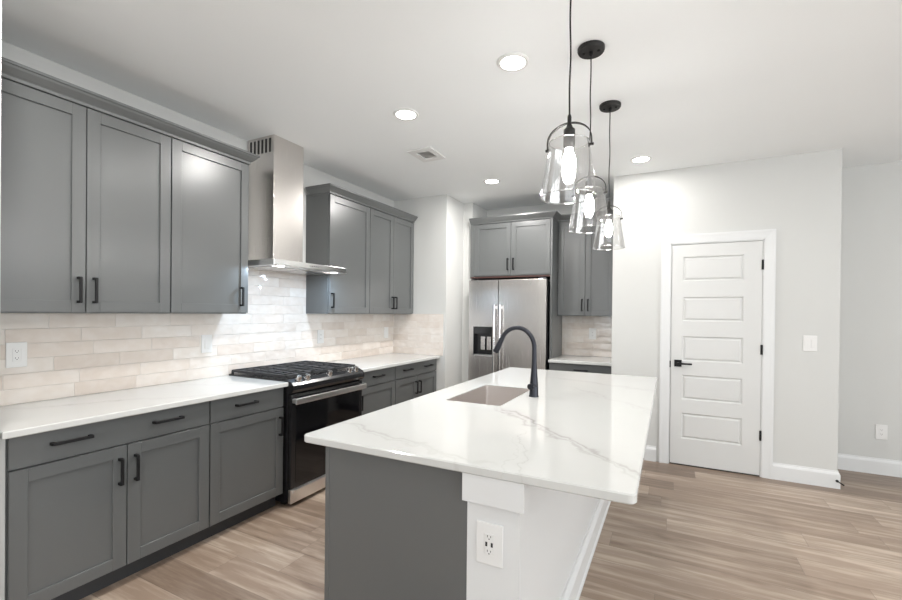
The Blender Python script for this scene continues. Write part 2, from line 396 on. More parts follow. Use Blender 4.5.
for hz in (1.798, 1.078, .350):
    bm = bmesh.new(); cyl(bm, (hw+.002, -.008, hz-.042), (hw+.002, -.008, hz+.042), .0065, n=12); box(bm, (hw-.006, -.006, hz-.042), (hw+.010, -.003, hz+.042)); obj('hinge', bm, M['black'], D, 'auto')
bm = B(((-hw-.010, -.007, .885), (-hw-.001, -.003, .945))); obj('strike_plate', bm, M['black'], D)
hx, hz = 3.062-cx, .926
ls = obj('lever_handle', B(((hx-.030, -.013, hz-.031), (hx+.030, -.004, hz+.031)), bev=.002), M['black'], D)
bm = bmesh.new(); cyl(bm, (hx, -.004, hz), (hx, -.050, hz), .010); box(bm, (hx-.011, -.056, hz-.008), (hx+.112, -.042, hz+.008), .003); obj('lever', bm, M['black'], ls, 'auto')

# ------------------------------------------------------------------ cabinets (local frame: x along width, -y to the front, origin back-left-bottom)
TH = .019
def shaker(bm, x0, x1, z0, z1, yf, fw=.058, rec=.010):
    """shaker door: front face at y=yf (more negative = nearer), body behind it"""
    g_ = .0022; x0 += g_; x1 -= g_; z0 += g_; z1 -= g_
    box(bm, (x0, yf, z0), (x0+fw, yf+TH, z1), .0012, 1); box(bm, (x1-fw, yf, z0), (x1, yf+TH, z1), .0012, 1)
    box(bm, (x0+fw, yf, z0), (x1-fw, yf+TH, z0+fw), .0012, 1); box(bm, (x0+fw, yf, z1-fw), (x1-fw, yf+TH, z1), .0012, 1)
    box(bm, (x0+fw-.002, yf+rec, z0+fw-.002), (x1-fw+.002, yf+TH-.002, z1-fw+.002))
def pull(bm, p, length, vertical, yf):
    x, z = p; h = length/2; s = .0062
    if vertical:
        box(bm, (x-s, yf-.034, z-h), (x+s, yf-.024, z+h), .0012, 1)
        for k in (-1, 1): box(bm, (x-s, yf-.025, z+k*(h-.005)-s), (x+s, yf, z+k*(h-.005)+s))
    else:
        box(bm, (x-h, yf-.034, z-s), (x+h, yf-.024, z+s), .0012, 1)
        for k in (-1, 1): box(bm, (x+k*(h-.005)-s, yf-.025, z-s), (x+k*(h-.005)+s, yf, z+s))
def add_door(t, x0, x1, z0, z1, yf, hp=None, hl=.132):
    if abs(x0) < 1e-6: x0 = .003
    bm = bmesh.new(); shaker(bm, x0, x1, z0, z1, yf); d = obj('door', bm, M['cab'], t)
    if hp: bm = bmesh.new(); pull(bm, hp, hl, True, yf); obj('pull', bm, M['black'], d)
def add_drawer(t, x0, x1, z0, z1, yf, pulls, hl=.145):
    bm = B(((x0+.004, yf, z0+.0015), (x1-.004, yf+TH, z1-.0015)), bev=.0012); d = obj('drawer', bm, M['cab'], t)
    for hp in pulls: bm = bmesh.new(); pull(bm, hp, hl, False, yf); obj('pull', bm, M['black'], d)
UZ0, UZ1 = 1.342, 2.406
def upper(label, loc, rz, W, Dp, doors, z0=UZ0, z1=UZ1):
    """doors: (x0,x1,handle x or None); loc at wall, z=0"""
    t = thing('wall_cabinet', label, 'cabinet', (loc[0], loc[1], z0), rz)
    bm = B(((.0005, -(Dp-TH-.002), 0), (W-.0005, -.0005, z1-z0+.022))); obj('body', bm, M['cab'], t)
    for x0, x1, hx_ in doors:
        add_door(t, x0, x1, .004, z1-z0, -Dp, None if hx_ is None else (hx_, .120))
    return t
UD = .287
Y0, Y1, Y2 = -1.392, -.575, -.044
L = PI/2
upper('grey two-door wall cabinet at the far left, above the long counter', (0, Y0, 0), L, Y1-Y0, UD, [(0, .399, .366), (.399, Y1-Y0, .432)])
upper('grey single-door wall cabinet directly left of the range hood', (0, Y1, 0), L, Y2-Y1, UD, [(0, Y2-Y1, Y2-Y1-.062+.0)])
Y3, Y4, Y5 = .762, 1.330, 2.143
upper('grey single-door wall cabinet directly right of the range hood', (0, Y3, 0), L, Y4-Y3, UD, [(0, Y4-Y3, .030)])
upper('grey two-door wall cabinet ending near the white wall corner', (0, Y4, 0), L, Y5-Y4, UD, [(0, .4065, .378), (.4065, Y5-Y4, .435)])
# crown mouldings
CRP = [(0, 2.408), (.006, 2.410), (.008, 2.424), (.018, 2.432), (.038, 2.454), (.044, 2.464), (.050, 2.466), (.050, 2.479), (-.04, 2.477), (-.04, 2.408)]
bm = bmesh.new(); sweep(bm, CRP, [(UD-.002, Y0), (UD-.002, Y2), (.041, Y2)]); tag(obj('crown_moulding', bm, M['cab']), 'grey crown moulding on top of the cabinets left of the hood', 'crown moulding')
bm = bmesh.new(); sweep(bm, CRP, [(.041, Y3), (UD-.002, Y3), (UD-.002, Y5-.001)]); tag(obj('crown_moulding', bm, M['cab']), 'grey crown moulding on top of the cabinets right of the hood', 'crown moulding')

# base cabinets
BD = .608; ZT = .844
def base_cab(label, y0, y1, doors, pulls, Dp=BD, loc=None, rz=L, zd0=.100, zdr=.702, left_end=False):
    W = y1-y0; t = thing('base_cabinet', label, 'cabinet', loc or (0, y0, 0), rz)
    obj('body', B(((.0005, -(Dp-TH-.002), .098), (W-.0005, -.0005, ZT-.001))), M['cab'], t)
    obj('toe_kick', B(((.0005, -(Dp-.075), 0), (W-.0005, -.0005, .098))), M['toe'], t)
    add_drawer(t, 0, W, zdr+.002, ZT-.006, -Dp, [(p, .781) for p in pulls])
    for x0, x1, hx_ in doors: add_door(t, x0, x1, zd0, zdr-.002, -Dp, None if hx_ is None else (hx_, .577), .128)
    return t
A0, A1, A2 = -1.383, -.535, -.006
base_cab('grey base cabinet at far left, wide drawer with two pulls over two doors', A0, A1, [(0, .427, .427-.034), (.427, A1-A0, .427+.034)], [.205, .612])
base_cab('grey base cabinet left of the range, one drawer over one door', A1, A2, [(0, A2-A1, A2-A1-.036)], [.232])
A3, A4, A5 = .768, 1.330, 2.143
base_cab('grey base cabinet right of the range, one drawer over one door', A3, A4, [(0, A4-A3, .036)], [.281])
base_cab('grey base cabinet at the end of the run, wide drawer with two pulls', A4, A5, [(0, .40, .366), (.40, A5-A4, .434)], [.205, .610])
tag(obj('filler_strip', B(((.001, -1.4100, .001), (.590, -1.3835, ZT-.001))), M['wall']), 'narrow white filler between the leftmost base cabinet and the wall end', 'filler')

# countertops
def slab(bm, loop, z0, z1, hole=None, bev=.004):
    def mk(l, z): return [bm.verts.new((p[0], p[1], z)) for p in l]
    def ring(l): return [bm.edges.new((l[i], l[(i+1) % len(l)])) for i in range(len(l))]
    def inset(l, d):
        c = []
        n = len(l)
        for i in range(n):
            a = Vector(l[i-1]); b = Vector(l[i]); e = Vector(l[(i+1) % n]); d0 = (b-a).normalized(); d1 = (e-b).normalized()
            n0 = Vector((-d0.y, d0.x)); n1 = Vector((-d1.y, d1.x)); nn = (n0+n1); nn = nn/max(.2, nn.dot(n0)); c.append((b.x+nn.x*d, b.y+nn.y*d))
        return c
    li = inset(loop, bev)
    lv = [mk(li, z1), mk(loop, z1-bev), mk(loop, z0+bev), mk(li, z0)]
    n = len(loop)
    for a, b in zip(lv, lv[1:]):
        for k in range(n): bm.faces.new((a[k], a[(k+1) % n], b[(k+1) % n], b[k]))
    ht = hb = None
    if hole:
        ht, hb = mk(hole, z1), mk(hole, z0); m_ = len(hole)
        for k in range(m_): bm.faces.new((ht[k], ht[(k+1) % m_], hb[(k+1) % m_], hb[k]))
    for lp, hp in ((lv[0], ht), (lv[3], hb)):
        def ee(l):
            r = []
            for i in range(len(l)):
                e = bm.edges.get((l[i], l[(i+1) % len(l)])); r.append(e or bm.edges.new((l[i], l[(i+1) % len(l)])))
            return r
        es = ee(lp)+(ee(hp) if hp else [])
        bmesh.ops.triangle_fill(bm, edges=es, use_beauty=True)
CX = .646; ZTOP = .874
bm = bmesh.new(); slab(bm, [(.001, -1.409), (CX, -1.409), (CX, -.003), (.001, -.003)][::1], ZT, ZTOP)
tag(obj('countertop', bm, M['quartz']), 'white quartz countertop left of the range, below the long tiled wall', 'countertop')
bm = bmesh.new(); slab(bm, [(.001, .766), (CX, .766), (CX, 2.144), (.001, 2.144)], ZT, ZTOP)
tag(obj('countertop', bm, M['quartz']), 'white quartz countertop right of the range, ending at the white wall', 'countertop')

# backsplashes
bs = obj('backsplash', B(((.0005, -1.4105, ZTOP), (.010, -.030, UZ0-.001)), ((.0005, -.030, ZTOP), (.010, .762, 1.70)), ((.0005, .762, ZTOP), (.010, YR-.0005, UZ0-.001))), M['tile_y'])
tag(bs, 'glossy cream handmade-look tile backsplash along the range wall', 'backsplash')
bs = obj('backsplash', B(((.0105, YR-.010, ZTOP), (.688, YR-.0005, 1.345))), M['tile_x'])
tag(bs, 'narrow return of cream tile backsplash on the white wall end beside the run', 'backsplash')
bs = obj('backsplash', B(((1.831, YB-.010, ZTOP), (PX0-.0005, YB-.0005, UZ0-.001))), M['tile_x'])
tag(bs, 'beige tile backsplash right of the refrigerator, behind the small counter', 'backsplash')

# ------------------------------------------------------------------ electrical plates (local: x across, -y outward)
def plate_thing(name, label, cat, loc, rz, kind, w=.080, h=.128):
    t = thing(name, label, cat, loc, rz)
    bm = B(((-w/2, -.006, -h/2), (w/2, 0, h/2)), bev=.0025); obj('cover_plate', bm, M['plastic'], t)
    if kind in ('duplex', 'usb'):
        obj('receptacle', B(((-.0165, -.0075, -.034), (.0165, -.005, .034)), bev=.002), M['plastic'], t)
        for s in (-1, 1):
            bm = bmesh.new(); zc = s*(.018 if kind == 'duplex' else .0235)
            box(bm, (-.0065, -.0079, zc-.001), (-.0045, -.007, zc+.006)); box(bm, (.0045, -.0079, zc-.001), (.0065, -.007, zc+.005)); cyl(bm, (0, -.0079, zc-.006), (0, -.007, zc-.006), .0022, n=10)
            obj('socket', bm, M['slot'], t)
        if kind == 'usb':
            for s in (-1, 1): obj('usb_port', B(((s*.0095-.0035, -.0079, -.007), (s*.0095+.0035, -.007, .007))), M['slot'], t)
    elif kind == 'switch':
        obj('rocker', B(((-.0165, -.008, -.034), (.0165, -.005, .034)), bev=.002), M['plastic'], t)
    elif kind == 'double':
        for s in (-1, 1): obj('rocker', B(((s*.021-.0145, -.009, -.033), (s*.021+.0145, -.005, .033)), bev=.002), M['plastic'], t)
    return t
plate_thing('outlet', 'white duplex outlet on the tile at the far left edge', 'outlet', (.010, -1.167, 1.127), L, 'duplex')
plate_thing('light_switch', 'white rocker switch plate on the tile left of the range', 'switch', (.010, -.170, 1.123), L, 'switch')
plate_thing('outlet', 'white outlet on the tile just right of the range', 'outlet', (.010, .944, 1.123), L, 'duplex')
plate_thing('light_switch', 'white plate on the tile under the end of the right wall cabinets', 'switch', (.010, 1.99, 1.123), L, 'switch')
plate_thing('outlet', 'white outlet on beige tile right of the refrigerator', 'outlet', (2.185, YB-.010, 1.135), 0, 'duplex')
plate_thing('light_switch', 'white double rocker switch plate right of the pantry door', 'switch', (4.017, YP, 1.145), 0, 'double', .092, .128)
plate_thing('outlet', 'white outlet low on the set-back wall at the far right', 'outlet', (4.648, YF, .368), 0, 'duplex')

# ------------------------------------------------------------------ range
RW = .758
t = thing('gas_range', 'black slide-in gas range with stainless oven handle between the base cabinets', 'range', (0, .002, 0), L)
obj('body', B(((.002, -.640, .030), (RW-.002, -.012, .862)), ((.03, -.58, .0), (.07, -.54, .03)), ((RW-.07, -.58, .0), (RW-.03, -.54, .03)), ((.03, -.08, .0), (.07, -.04, .03)), ((RW-.07, -.08, .0), (RW-.03, -.04, .03))), M['enamel'], t)
bm = bmesh.new(); box(bm, (.0, -.625, .862), (RW, -.012, .884), .004); obj('cooktop', bm, M['enamel'], t)
# control panel: sloped front with rounded nose
bm = bmesh.new()
prof = [(-.600, .884), (-.632, .886), (-.672, .868), (-.688, .850), (-.690, .820), (-.676, .800), (-.650, .790), (-.600, .790)]
vs = [[bm.verts.new((x_, y_, z_)) for y_, z_ in prof] for x_ in (.0, RW)]
for k in range(len(prof)): bm.faces.new((vs[0][k], vs[0][(k+1) % 8], vs[1][(k+1) % 8], vs[1][k]))
bm.faces.new(vs[0]); bm.faces.new(vs[1][::-1])
cp = obj('control_panel', bm, M['enamel'], t)
nrm = Vector((0, -.018, .040)).normalized()
for kx in (.075, .155, .379, .603, .683):
    bm = bmesh.new(); p = Vector((kx, -.652, .877)); cyl(bm, p-nrm*.004, p+nrm*.008, .025); cyl(bm, p+nrm*.008, p+nrm*.034, .021, .018)
    box(bm, (kx-.003, -.690+.008, .902), (kx+.003, -.652, .910)); obj('knob', bm, M['chrome'], cp, 'auto')
# oven door
bm = bmesh.new(); box(bm, (.004, -.668, .130), (RW-.004, -.641, .785), .004); od = obj('oven_door', bm, M['enamel'], t)
obj('window', B(((.045, -.6705, .165), (RW-.045, -.667, .715)), bev=.001), M['glassblk'], od)
bm = bmesh.new(); box(bm, (.004, -.717, .722), (RW-.004, -.703, .764), .005); box(bm, (.010, -.706, .728), (.034, -.667, .758), .003); box(bm, (RW-.034, -.706, .728), (RW-.010, -.667, .758), .003)
obj('handle', bm, M['steelh'], od)
bm = bmesh.new(); box(bm, (.004, -.668, .030), (RW-.004, -.641, .126), .003); dr = obj('storage_drawer', bm, M['steelh'], t)
obj('lip_handle', B(((.02, -.684, .098), (RW-.02, -.667, .124)), bev=.004), M['steelh'], dr)
# burners and grates
for bx_, by_, r_ in ((.14, -.17, .040), (.14, -.45, .048), (.379, -.31, .055), (.618, -.17, .036), (.618, -.45, .052)):
    bm = bmesh.new(); cyl(bm, (bx_, by_, .884), (bx_, by_, .892), r_, r_*.94); cyl(bm, (bx_, by_, .892), (bx_, by_, .900), r_*.8, r_*.75); obj('burner', bm, M['iron'], t, 'auto')
for k in range(3):
    x0 = .012+k*.2455; x1 = x0+.243; bm = bmesh.new(); gz = .906; b_ = .0065; y0, y1 = -.595, -.035
    def bar(a, c): box(bm, (min(a[0], c[0])-b_, min(a[1], c[1])-b_, gz-.008), (max(a[0], c[0])+b_, max(a[1], c[1])+b_, gz+.010), .002, 1)
    bar((x0+b_, y0), (x1-b_, y0)); bar((x0+b_, y1), (x1-b_, y1)); bar((x0+b_, y0), (x0+b_, y1)); bar((x1-b_, y0), (x1-b_, y1))
    xm = (x0+x1)/2; bar((xm, y0), (xm, y1))
    for j in range(1, 7): yy = y0+(y1-y0)*j/7; bar((x0+b_, yy), (x1-b_, yy))
    for a in (x0+b_, x1-b_):
        for c in (y0, (y0+y1)/2, y1): box(bm, (a-b_, c-b_, .884), (a+b_, c+b_, gz))
    obj('grate', bm, M['iron'], t)

# ------------------------------------------------------------------ range hood
t = thing('range_hood', 'stainless steel chimney range hood with flat canopy above the range', 'range hood', (0, 0, 1.69), L)
bm = bmesh.new(); z0, z1 = .001, .044
box(bm, (.0, -.490, z0), (.752, -.011, z1), .002)
cn = obj('canopy', bm, M['steelh'], t)
bm = bmesh.new(); box(bm, (.010, -.498, .004), (.744, -.489, .044), .002); obj('front_rail', bm, M['chrome'], cn)
bm = bmesh.new()
for k in range(2): box(bm, (.06+k*.325, -.40, -.003), (.06+k*.325+.305, -.06, .0012))
obj('filter', bm, M['steel'], cn)
for lx in (.10, .65):
    bm = bmesh.new(); cyl(bm, (lx, -.445, -.002), (lx, -.445, .0015), .026); hl_ = obj('hood_light', bm, M['hoodled'], cn)
    l = bpy.data.lights.new('hood_lamp', 'AREA'); l.shape = 'DISK'; l.size = .045; l.energy = 3.4; l.color = (.62, .80, 1)
    o = bpy.data.objects.new('hood_lamp', l); C.objects.link(o); o.parent = cn; o.location = (lx, -.445, -.006)
bm = bmesh.new(); 
for k in range(5): cyl(bm, (.335+k*.02, -.4985, .024), (.335+k*.02, -.4975, .024), .0045, n=12)
obj('button', bm, M['slot'], cn)
ch = obj('chimney', B(((.150, -.305, .044), (.440, -.011, ZC-1.69-.001)), bev=.002), M['steel'], t)
bm = bmesh.new()
for k in range(6):
    yv = -.272+k*.042; box(bm, (.1485, yv, .880), (.1505, yv+.020, .985))
obj('vent_slots', bm, M['slot'], ch)

# ------------------------------------------------------------------ refrigerator and surrounding cabinetry
FX0, FX1, FY = .862, 1.786, 2.452; FT = 1.745
t = thing('refrigerator', 'stainless side-by-side refrigerator with ice and water dispenser', 'refrigerator', ((FX0+FX1)/2, 2.99, 0))
hw = (FX1-FX0)/2; fd = FY-2.99; sp = 1.230-(FX0+FX1)/2
obj('case', B(((-hw, fd+.075, .02), (hw, 0, FT-.02)), bev=.004), M['gun'], t)
obj('kick_grille', B(((-hw+.01, fd+.05, .0), (hw-.01, fd+.08, .06))), M['enamel'], t)
dx0, dx1, dz0, dz1 = .922-(FX0+FX1)/2, 1.180-(FX0+FX1)/2, .865, 1.205
bm = bmesh.new()      # left door with dispenser opening
for a, b in (((-hw, fd, .07), (dx0, fd+.07, FT)), ((dx1, fd, .07), (sp-.004, fd+.07, FT)), ((dx0, fd, .07), (dx1, fd+.07, dz0)), ((dx0, fd, dz1), (dx1, fd+.07, FT))): box(bm, a, b)
ld = obj('door', bm, M['steel'], t)
ds = obj('dispenser', B(((dx0, fd+.055, dz0), (dx1, fd+.069, dz1)), ((dx0, fd, dz1-.085), (dx1, fd+.055, dz1)), ((dx0, fd, dz0), (dx0+.008, fd+.055, dz1)), ((dx1-.008, fd, dz0), (dx1, fd+.055, dz1))), M['enamel'], ld)
obj('drip_tray', B(((dx0+.008, fd+.002, dz0), (dx1-.008, fd+.055, dz0+.014))), M['steelh'], ds)
for px_ in (.42, .72): obj('paddle', B(((dx0+px_*(dx1-dx0)-.026, fd+.030, dz0+.07), (dx0+px_*(dx1-dx0)+.026, fd+.040, dz0+.225)), bev=.003), M['steel'], ds)
obj('control_display', B(((dx0+.01, fd-.001, dz1-.078), (dx1-.01, fd+.002, dz1-.010))), M['glassblk'], ds)
bm = bmesh.new(); box(bm, (sp+.004, fd, .07), (hw, fd+.07, FT), .004); rd = obj('door', bm, M['steel'], t)
for par, hxx in ((ld, sp-.034), (rd, sp+.034)):
    bm = bmesh.new(); box(bm, (hxx-.012, fd-.058, .42), (hxx+.012, fd-.042, 1.462), .006, 3)
    box(bm, (hxx-.010, fd-.046, .44), (hxx+.010, fd, .475)); box(bm, (hxx-.010, fd-.046, 1.41), (hxx+.010, fd, 1.445)); obj('handle', bm, M['chrome'], par)
bm = bmesh.new(); cyl(bm, (.285, fd-.002, 1.695), (.285, fd+.002, 1.695), .014); obj('badge', bm, M['chrome'], rd, 'auto')
for xx in (-hw+.05, hw-.05): obj('hinge_cover', B(((xx-.04, fd+.02, FT-.02), (xx+.04, fd+.12, FT+.012)), bev=.004), M['gun'], t)

FZ0 = 1.786; FFY = 2.520
t = thing('refrigerator_cabinet', 'deep grey two-door cabinet above the refrigerator', 'cabinet', (.842, YB, FZ0)); dd = -(YB-FFY); W = 1.809-.842
obj('body', B(((0, dd+.021, .004), (W, -.0005, UZ1-FZ0+.001))), M['cab'], t)
obj('filler', B(((0, dd+.002, .004), (.050, dd+.021, UZ1-FZ0))), M['cab'], t)
obj('underside', B(((0, dd+.004, -.012), (W, -.001, .0035))), M['wood_under'], t)
xm = 1.350-.842
add_door(t, .050, xm, .012, UZ1-FZ0, dd, (xm-.034, .138)); add_door(t, xm, W-.002, .012, UZ1-FZ0, dd, (xm+.034, .138))
tag(obj('end_panel', B(((1.8095, FFY, 0), (1.8295, YB-.0005, UZ1+.001))), M['cab']), 'tall grey end panel against the right side of the refrigerator', 'panel')
t = upper('grey two-door wall cabinet right of the refrigerator', (1.8305, YB, 0), 0, PX0-1.831, .285, [(.012, .312, .280), (.312, .620, .346)])
obj('filler', B(((.620, -.283, .004), (PX0-1.8315, -.262, UZ1-UZ0))), M['cab'], t)
bm = bmesh.new(); sweep(bm, CRP, [(.842, FFY+.002), (1.8285, FFY+.002), (1.8285, 2.747), (PX0-.001, 2.747)]); tag(obj('crown_moulding', bm, M['cab']), 'grey crown moulding above the refrigerator cabinet, stepping back at the right', 'crown moulding')
t = base_cab('grey base cabinet right of the refrigerator, drawer over two doors', 1.8305, PX0-.0005, [(0, .328, .294), (.328, PX0-1.831, .362)], [.340], Dp=.608, loc=(1.8305, YB, 0), rz=0)
bm = bmesh.new(); slab(bm, [(1.8305, YB-.640), (PX0-.001, YB-.640), (PX0-.001, YB-.001), (1.8305, YB-.001)], ZT, ZTOP)
tag(obj('countertop', bm, M['quartz']), 'small white countertop right of the refrigerator', 'countertop')

# ------------------------------------------------------------------ island
IY0, IY1 = -.846, 1.548; IX0, IXM, IX1 = 1.794, 2.411, 2.592
t = thing('kitchen_island', 'kitchen island of grey cabinets with a white panelled back and end', 'island', (2.19, .35, 0))
def LB(*bx, bev=0.): return B(*[((a[0]-2.19, a[1]-.35, a[2]), (b[0]-2.19, b[1]-.35, b[2])) for a, b in bx], bev=bev)
SX0, SY0, SX1, SY1 = 1.870, .000, 2.200, .590
# carcass left open under the sink
obj('body', LB(((IX0+.021, IY0+.020, .098), (IXM, SY0-.03, ZT-.001)), ((IX0+.021, SY1+.03, .098), (IXM, IY1-.02, ZT-.001)), ((IX0+.021, SY0-.03, .098), (IXM, SY1+.03, .60)), ((IX0+.021, SY0-.03, .60), (IX0+.040, SY1+.03, ZT-.001))), M['cab'], t)
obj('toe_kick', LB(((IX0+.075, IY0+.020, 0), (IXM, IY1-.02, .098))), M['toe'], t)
obj('end_panel', LB(((IX0+.018, IY0, 0), (IXM-.001, IY0+.019, ZT-.001))), M['cab'], t)
obj('end_panel', LB(((IX0+.018, IY1-.019, 0), (IXM-.001, IY1, ZT-.001))), M['cab'], t)
obj('corner_post', LB(((IX0, IY0-.002, .0), (IX0+.020, IY0+.017, ZT-.001)), bev=.001), M['cab'], t)
segs = [(IY0+.020, -.24), (-.24, .02-.05), (-.03, .63), (.63, 1.09), (1.09, IY1)]
n_ = 0
for a, b in ((IY0+.020, -.03), (-.03, .70), (.70, IY1)):
    bm = bmesh.new(); mid = (a+b)/2
    for q0, q1 in ((a, mid), (mid, b)):
        box(bm, (IX0-2.19, q0-.35+.0015, .10), (IX0-2.19+.019, q1-.35-.0015, .70), .001, 1)
    obj('door', bm, M['cab'], t)
    bm = bmesh.new(); box(bm, (IX0-2.19, a-.35+.0015, .704), (IX0-2.19+.019, b-.35-.0015, ZT-.006), .001, 1); obj('drawer', bm, M['cab'], t)
kw = obj('knee_wall', LB(((IXM, IY0, 0), (IX1, IY1, ZT-.001))), M['trim'], t)
obj('end_cap_trim', LB(((IXM-.012, IY0-.017, .752), (IX1+.017, IY0, ZT-.001)), ((IX1+.0005, IY0+.0005, .752), (IX1+.017, IY0+.050, ZT-.001)), bev=.001), M['trim'], t)
bm = bmesh.new(); sweep(bm, [(0, 0), (.034, 0), (.033, .012), (.026, .020), (.024, .112), (.018, .122), (.010, .130), (.008, .139), (0, .139)], [(IXM+.001-2.19, IY0-.35), (IX1-2.19, IY0-.35), (IX1-2.19, IY1-.35), (IXM-2.19, IY1-.35)]); obj('baseboard', bm, M['trim'], t)
plate_thing('outlet', 'white outlet with USB ports on the white end of the island', 'outlet', (2.4925, IY0, .625), 0, 'usb', .092, .135)
# island countertop, softly rounded corners, sink cut-out
def roundpoly(c, r, n=6):
    out = []
    for i in range(len(c)):
        p = Vector(c[i]); a = (Vector(c[i-1])-p).normalized(); b = (Vector(c[(i+1) % len(c)])-p).normalized()
        ct = p+(a+b)*r; s0 = p+a*r; s1 = p+b*r
        a0 = math.atan2((s0-ct).y, (s0-ct).x); a1 = math.atan2((s1-ct).y, (s1-ct).x)
        d = (a1-a0+PI) % (2*PI)-PI
        for k in range(n+1): an = a0+d*k/n; out.append((ct.x+r*math.cos(an), ct.y+r*math.sin(an)))
    return out
bm = bmesh.new(); slab(bm, roundpoly([(1.693, -.873), (2.928, -.866), (2.912, 1.570), (1.693, 1.577)], .022), ZT, ZTOP, rrect(SX0, SY0, SX1, SY1, .018)[::1])
tag(obj('countertop', bm, M['quartz_island']), 'large white quartz island countertop with grey veins and a sink cut-out', 'countertop')
# sink
t = thing('sink', 'undermount stainless steel sink set in the island countertop', 'sink', ((SX0+SX1)/2, (SY0+SY1)/2, .62))
bm = bmesh.new(); cxs, cys = (SX0+SX1)/2, (SY0+SY1)/2
def rr(d, r, z): return [bm.verts.new((p[0]-cxs, p[1]-cys, z-.62)) for p in rrect(SX0-d, SY0-d, SX1+d, SY1+d, r)]
lv = [rr(-.0015, .017, ZTOP-.003), rr(-.004, .016, ZTOP-.003), rr(-.005, .016, .66), rr(-.012, .022, .643), rr(-.026, .022, .636), rr(-.115, .02, .630)]
# outer shell
lo = [rr(-.0015, .017, ZTOP-.004), rr(-.0015, .017, ZT-.006), rr(-.0015, .017, .66), rr(-.01, .02, .630), rr(-.115, .02, .626)]
for rs in (lv, lo):
    for a, b in zip(rs, rs[1:]):
        for k in range(len(a)): bm.faces.new((a[k], a[(k+1) % len(a)], b[(k+1) % len(a)], b[k]))
    bm.faces.new(rs[-1])
for k in range(len(lv[0])): bm.faces.new((lv[0][k], lv[0][(k+1) % len(lv[0])], lo[0][(k+1) % len(lo[0])], lo[0][k]))
obj('basin', bm, M['sink'], t, 'auto')
bm = bmesh.new(); cyl(bm, (0, 0, .009), (0, 0, .014), .045, .042); cyl(bm, (0, 0, .012), (0, 0, .016), .02); obj('drain', bm, M['chrome'], t, 'auto')
# faucet
fx, fy = 2.281, .345
t = thing('faucet', 'dark gooseneck pull-down kitchen faucet beside the island sink', 'faucet', (fx, fy, ZTOP))
bm = bmesh.new(); lathe(bm, [(0, 0), (.029, 0), (.029, .004), (.0265, .010), (.0255, .05), (.0245, .070), (.019, .140), (.0148, .205), (.0135, .27), (0, .27)], n=32); obj('body', bm, M['gun'], t, 'auto')
bm = bmesh.new(); pts = []; rad = []; cxr = -.107; rr_ = .107; zb = .285
pts.append((0, 0, .24)); rad.append(.0135)
for k in range(0, 21):
    a = PI*k/20*.86; pts.append((cxr+rr_*math.cos(a), 0, zb+rr_*math.sin(a)*1.12)); rad.append(.0133)
obj('spout', (tube(bm, pts, rad, 20), bm)[1], M['gun'], t, 'auto')
e = Vector(pts[-1]); dr_ = (Vector(pts[-1])-Vector(pts[-2])).normalized()
bm = bmesh.new(); tube(bm, [e-dr_*.004, e+dr_*.004, e+dr_*.05, e+dr_*.088, e+dr_*.095], [.0138, .0155, .0175, .0190, .0165], 20); obj('spray_head', bm, M['gun'], t, 'auto')
bm = bmesh.new(); q = Vector((-.35, -.94, 0)).normalized(); p = Vector((0, 0, .062)); cyl(bm, p, p+q*.044, .0165); 
lv_ = obj('handle', bm, M['gun'], t, 'auto')
bm = bmesh.new(); tube(bm, [p+q*.034, p+q*.036+Vector((.015, .005, .003)), p+q*.036+Vector((.040, .01, .006))], [.006, .0055, .005], 12); obj('lever', bm, M['gun'], lv_, 'auto')

